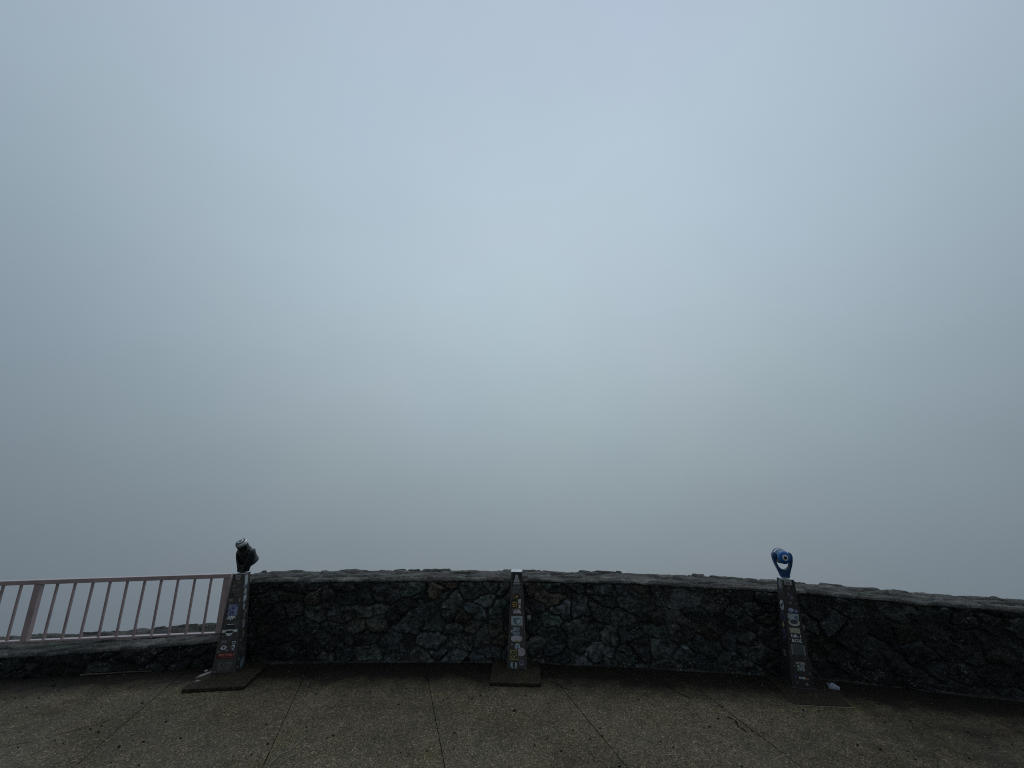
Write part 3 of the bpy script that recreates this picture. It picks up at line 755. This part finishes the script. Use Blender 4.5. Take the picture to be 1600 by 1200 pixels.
# ---- right viewer: blue scope
V3 = empty('tower_viewer', (2.957, 4.51, 0), R(-9))
tag(V3, 'sticker covered viewer post with a bright blue scope, right end of the row', 'coin viewer', GRP)
post, MF, side = make_post(V3, .208, .114, .20, .115, .032, M_POSTD)
hd = Matrix.Translation((.030, .10, HP + .226)) @ Matrix.Rotation(R(-4), 4, 'Z') @ Matrix.Diagonal((.80, .84, .91, 1))
yk = make_yoke(V3, M_NAVY); yk.matrix_local = hd
scp = make_scope(V3, Matrix.Identity(4), 'blue'); scp.matrix_local = hd @ Matrix.Rotation(R(-4), 4, 'Z') @ Matrix.Rotation(R(-3), 4, 'X')
for sx in (-1, 1):
    bm = bmesh.new(); M = hd @ Matrix.Translation((sx * .097, 0, 0)) @ Matrix.Rotation(R(-90 * sx), 4, 'Z')
    add_lathe(bm, [(.034, -.022), (.040, -.018), (.040, .016), (.036, .022), (.012, .024)], 28, M); from_bm('pivot_boss', bm, M_NAVY, V3)
lock_knob(V3, (.104, .10, .53))
F([(rect(0, 0, .080, .052), (.20, .20, .20)), (rect(0, 0, .066, .038), (.27, .265, .26)), (('text', '33', 0, -.004, .036, .022), INK)], -.008, .982, 'grey plaque with dark numbers')
F([([(-.040, .030), (.040, -.004), (-.014, -.034), (.002, -.002)], (.09, .10, .15)), (rect(-.016, .030, .012, .018), (.20, .21, .26))], .0, .842, 'faded blue triangle scribble')
F([(blob(-.022, 0, .032, .028, .4, 51, 12), (.26, .29, .38)), (blob(.030, -.006, .028, .024, .3, 52, 12), (.05, .06, .16)), (blob(.028, -.008, .014, .012, .4, 53, 8), (.30, .32, .40))], .006, .714, 'white and navy scrawl sticker')
F([(rect(0, 0, .104, .050), (.30, .35, .35)), (blob(.026, -.006, .026, .018, .4, 54, 10), (.08, .12, .22))], .0, .656)
F([(ell(0, 0, .056, .034, 22), (.34, .36, .30)), (ell(0, .008, .036, .022, 18), (.04, .05, .07))], .0, .598, 'cream crescent sticker round a dark disc')
F([(rect(0, 0, .096, .048), (.34, .33, .25))], -.004, .523, 'blank cream sticker')
F([(rect(0, 0, .100, .038), INK), (('text', 'NR-1', 0, 0, .090, .030), WHT)], .0, .473, 'white capitals on black')
F([(rect(0, 0, .100, .038), INK), (('text', 'BOIS', 0, 0, .090, .032), WHT)], .002, .430, 'white capitals on black, lower line')
F([(rect(0, 0, .130, .096), (.16, .17, .17)), (rect(0, -.002, .100, .092), (.060, .072, .078))], .002, .348, 'grey square worn pale along both sides')
F([(('text', 'WTBR\nBOIS\nWPB', 0, 0, .092, .080), (.42, .45, .46))], .003, .198, 'three stacked lines of pale capitals')
F([(blob(-.058, .004, .014, .014, .5, 61, 8), (.12, .07, .22)), (('text', 'exta', -.002, 0, .062, .022), WHT), (blob(.048, -.006, .016, .012, .5, 62, 8), (.34, .12, .07))], .004, .100, 'small multicoloured word')
worn(post, MF, [(-.010, .925, .024), (.040, .900, .022), (-.010, .785, .026), (.050, .780, .022), (-.044, .690, .018), (.066, .610, .018), (-.060, .540, .018), (.066, .520, .016), (-.062, .440, .016), (-.070, .290, .020), (.050, .270, .022), (-.055, .200, .018), (.080, .14, .018), (-.050, .050, .022), (.040, .045, .026)], 8)
Ls = side(-1)
sl = lambda layers, x, h, lab=None: ST(layers, -x, h, lab, Ls, post)
sl([(blob(0, 0, .04, .06, .4, 71, 12), (.15, .17, .19))], .09, .955)
sl([(ell(0, 0, .042, .052), (.36, .36, .37)), ([(-.03, -.01), (.02, .03), (.03, .02), (-.02, -.03)], INK)], .09, .745, 'white oval with a dark stroke')
sl([(ell(0, 0, .040, .05), (.12, .13, .24)), (ell(0, 0, .030, .038), (.025, .025, .04))], .09, .63)
sl([(blob(0, 0, .03, .034, .6, 73, 12), (.28, .27, .14))], .09, .55)
sl([(ell(0, 0, .034, .045), (.13, .12, .20)), (ell(0, 0, .022, .032), (.03, .03, .05))], .09, .47)
sl([(('text', 'S', 0, 0, .05, .06), (.22, .23, .28))], .10, .285)

# flush repaired patch the right viewer stands on
bm = bmesh.new()
pp = [(2.66, 4.245), (2.86, 4.222), (3.17, 4.205), (3.30, 4.50), (3.36, 4.74), (2.98, 4.80), (2.74, 4.82), (2.715, 4.55)]
add_prism(bm, [(a, b, -.005) for a, b in pp], [(a, b, .006) for a, b in pp])
tag(from_bm('pavement_patch', bm, M_PATCH, bevel=.003), kind='structure')
# pale worn kerf on the front of the patch, scuffs of chalk and repair lines
M_CHALK, tC, bC = mat('pale_scuff', (.19, .185, .165), .95, spec=.1)
def strip(name, pts, wdt, z, m, seed):
    q = random.Random(seed); bm = bmesh.new(); L, Rr = [], []
    P_ = [Vector(p) for p in pts]; dense = []
    for a, b in zip(P_[:-1], P_[1:]):
        k = max(2, int((b - a).length / .02))
        dense += [a.lerp(b, i / k) for i in range(k)]
    dense.append(P_[-1])
    for i, p in enumerate(dense):
        a = dense[max(0, i - 1)]; b = dense[min(len(dense) - 1, i + 1)]; d = (b - a).normalized(); nn = Vector((-d.y, d.x))
        w_ = wdt * q.uniform(.3, 1.1) * (1 if 0 < i < len(dense) - 1 else .2)
        j = q.uniform(-.3, .3) * wdt
        L.append(bm.verts.new((p.x + nn.x * (w_ / 2 + j), p.y + nn.y * (w_ / 2 + j), z))); Rr.append(bm.verts.new((p.x + nn.x * (j - w_ / 2), p.y + nn.y * (j - w_ / 2), z)))
    for i in range(len(L) - 1): bm.faces.new((L[i], L[i + 1], Rr[i + 1], Rr[i]))
    return tag(from_bm(name, bm, m), kind='structure')
strip('pavement_mark', [(2.67, 4.225), (2.9, 4.20), (3.18, 4.18)], .009, .004, M_CHALK, 1)
strip('pavement_mark', [(-1.82, 3.44), (-1.80, 3.56), (-1.74, 3.62), (-1.72, 3.74), (-1.70, 3.80)], .009, .004, M_CHALK, 2)
strip('pavement_mark', [(-1.76, 3.43), (-1.72, 3.52), (-1.66, 3.60), (-1.65, 3.70)], .007, .004, M_CHALK, 3)
M_CRK = mat('dark_crack', (.012, .011, .009), .95, spec=.1)[0]
strip('pavement_crack', [(1.93, 4.05), (1.97, 3.98), (1.95, 3.90), (1.99, 3.84)], .016, .004, M_CRK, 5)
strip('pavement_crack', [(.42, 4.66), (.50, 4.56), (.56, 4.50)], .012, .004, M_CRK, 6)
strip('pavement_crack', [(-4.12, 3.62), (-3.9, 3.72), (-3.7, 3.86), (-3.55, 4.0)], .007, .004, M_CRK, 7)
strip('pavement_crack', [(1.60, 4.60), (1.66, 4.42), (1.74, 4.33)], .018, .004, M_CRK, 8)

# ------------------------------------------------------------------ litter
def crumple(name, loc, size, m, label, cat, seed, rz_=0):
    q = random.Random(seed); bm = bmesh.new()
    nx, ny = 7, 6; V = []
    for i in range(nx):
        for j in range(ny):
            a, b = i / (nx - 1) - .5, j / (ny - 1) - .5
            V.append(bm.verts.new((a * size[0] + q.uniform(-.05, .05) * size[0], b * size[1] + q.uniform(-.05, .05) * size[1], size[2] * (.12 + .55 * q.random() + .5 * math.cos(a * 3)) )))
    for i in range(nx - 1):
        for j in range(ny - 1):
            bm.faces.new((V[i * ny + j], V[(i + 1) * ny + j], V[(i + 1) * ny + j + 1], V[i * ny + j + 1]))
    geo = bmesh.ops.extrude_face_region(bm, geom=bm.faces[:])
    for v in geo['geom']:
        if isinstance(v, bmesh.types.BMVert): v.co.z = max(.001, v.co.z * .2)
    o = from_bm(name, bm, m)
    o.location = loc; o.rotation_euler = (0, 0, rz_)
    return tag(o, label, cat)
M_WRAP = paint('blue_grey_wrapper', (.26, .30, .35), .45, 0, .5, (.10, .12, .14), 25)
crumple('wrapper', (3.275, 4.52, .004), (.088, .082, .032), M_WRAP, 'crumpled blue grey wrapper on the pavement right of the blue viewer', 'litter', 7, R(-30))
crumple('paper_scrap', (3.14, 4.72, .022), (.040, .030, .020), M_WHITE, 'tiny white scrap between the blue viewer and the wall', 'litter', 8, .3)
crumple('paper_scrap', (-3.38, 4.87, .004), (.032, .022, .012), M_WHITE, 'tiny white scrap left of the dark scope viewer by the low wall', 'litter', 9, .9)
crumple('paper_scrap', (4.13, 3.55, .004), (.14, .05, .012), M_WHITE, 'white paper strip at the right edge of the pavement', 'litter', 10, R(-15))
bm = bmesh.new()
pts = [(-4.66, 4.765, .012), (-4.55, 4.785, .014), (-4.42, 4.80, .012), (-4.28, 4.825, .013), (-4.12, 4.842, .011), (-3.97, 4.858, .010)]
for i, (a, b) in enumerate(zip(pts[:-1], pts[1:])): add_bar(bm, a, b, .014 - .002 * i, .009 - .001 * i)
tag(from_bm('dry_stick', bm, paint('straw_stick', (.105, .088, .045), .8)), 'pale straw coloured stick lying along the foot of the low wall', 'stick')

def scatter(name, n, m, rng, size, seed, label, near=0):
    q = random.Random(seed); bm = bmesh.new(); k = 0
    while k < n:
        x = q.uniform(*rng[0]); y = q.uniform(*rng[1])
        if near and back_y(x) - .12 - y > -math.log(max(1e-3, q.random())) * near: continue
        if y > back_y(x) - .19: continue
        s = size * q.uniform(.4, 1.3) * (2.0 if q.random() < .06 else 1)
        a = q.uniform(0, 6.28); P_ = []
        nn = q.randint(5, 7)
        for i in range(nn):
            t = a + 6.28 * i / nn; r_ = s * q.uniform(.6, 1.1)
            P_.append((x + r_ * math.cos(t), y + r_ * .7 * math.sin(t)))
        add_prism(bm, [(c_, d_, .001) for c_, d_ in P_], [((c_ - x) * .6 + x, (d_ - y) * .6 + y, .002 + s * .6) for c_, d_ in P_]); k += 1
    return tag(from_bm(name, bm, m), label, 'debris', kind='stuff')
M_CRUMB = mat('dark_crumb', (.012, .011, .009), .9, spec=.1)[0]
M_GRIT = mat('pale_grit', (.34, .33, .30), .85, spec=.2)[0]
scatter('dark_debris', 260, M_CRUMB, ((-5.5, 5), (2.6, 4.9)), .010, 3, 'dark crumbs of leaf and dirt scattered over the pavement')
scatter('pale_grit', 240, M_GRIT, ((-5.5, 5), (2.6, 4.95)), .0042, 4, 'pale grit scattered over the pavement')

# ------------------------------------------------------------------ the mist itself
HAZE = 0.0004
if HAZE:
    M_HZ = bpy.data.materials.new('mist'); M_HZ.use_nodes = True; t = M_HZ.node_tree; t.nodes.clear()
    pv = t.nodes.new('ShaderNodeVolumePrincipled'); pv.inputs['Density'].default_value = HAZE
    pv.inputs['Color'].default_value = (.90, .94, .97, 1); pv.inputs['Anisotropy'].default_value = 0.3
    om = t.nodes.new('ShaderNodeOutputMaterial'); t.links.new(pv.outputs[0], om.inputs['Volume'])
    bm = bmesh.new(); add_box(bm, (0, 18, -18), (90, 110, 48))
    tag(from_bm('haze', bm, M_HZ), kind='stuff')
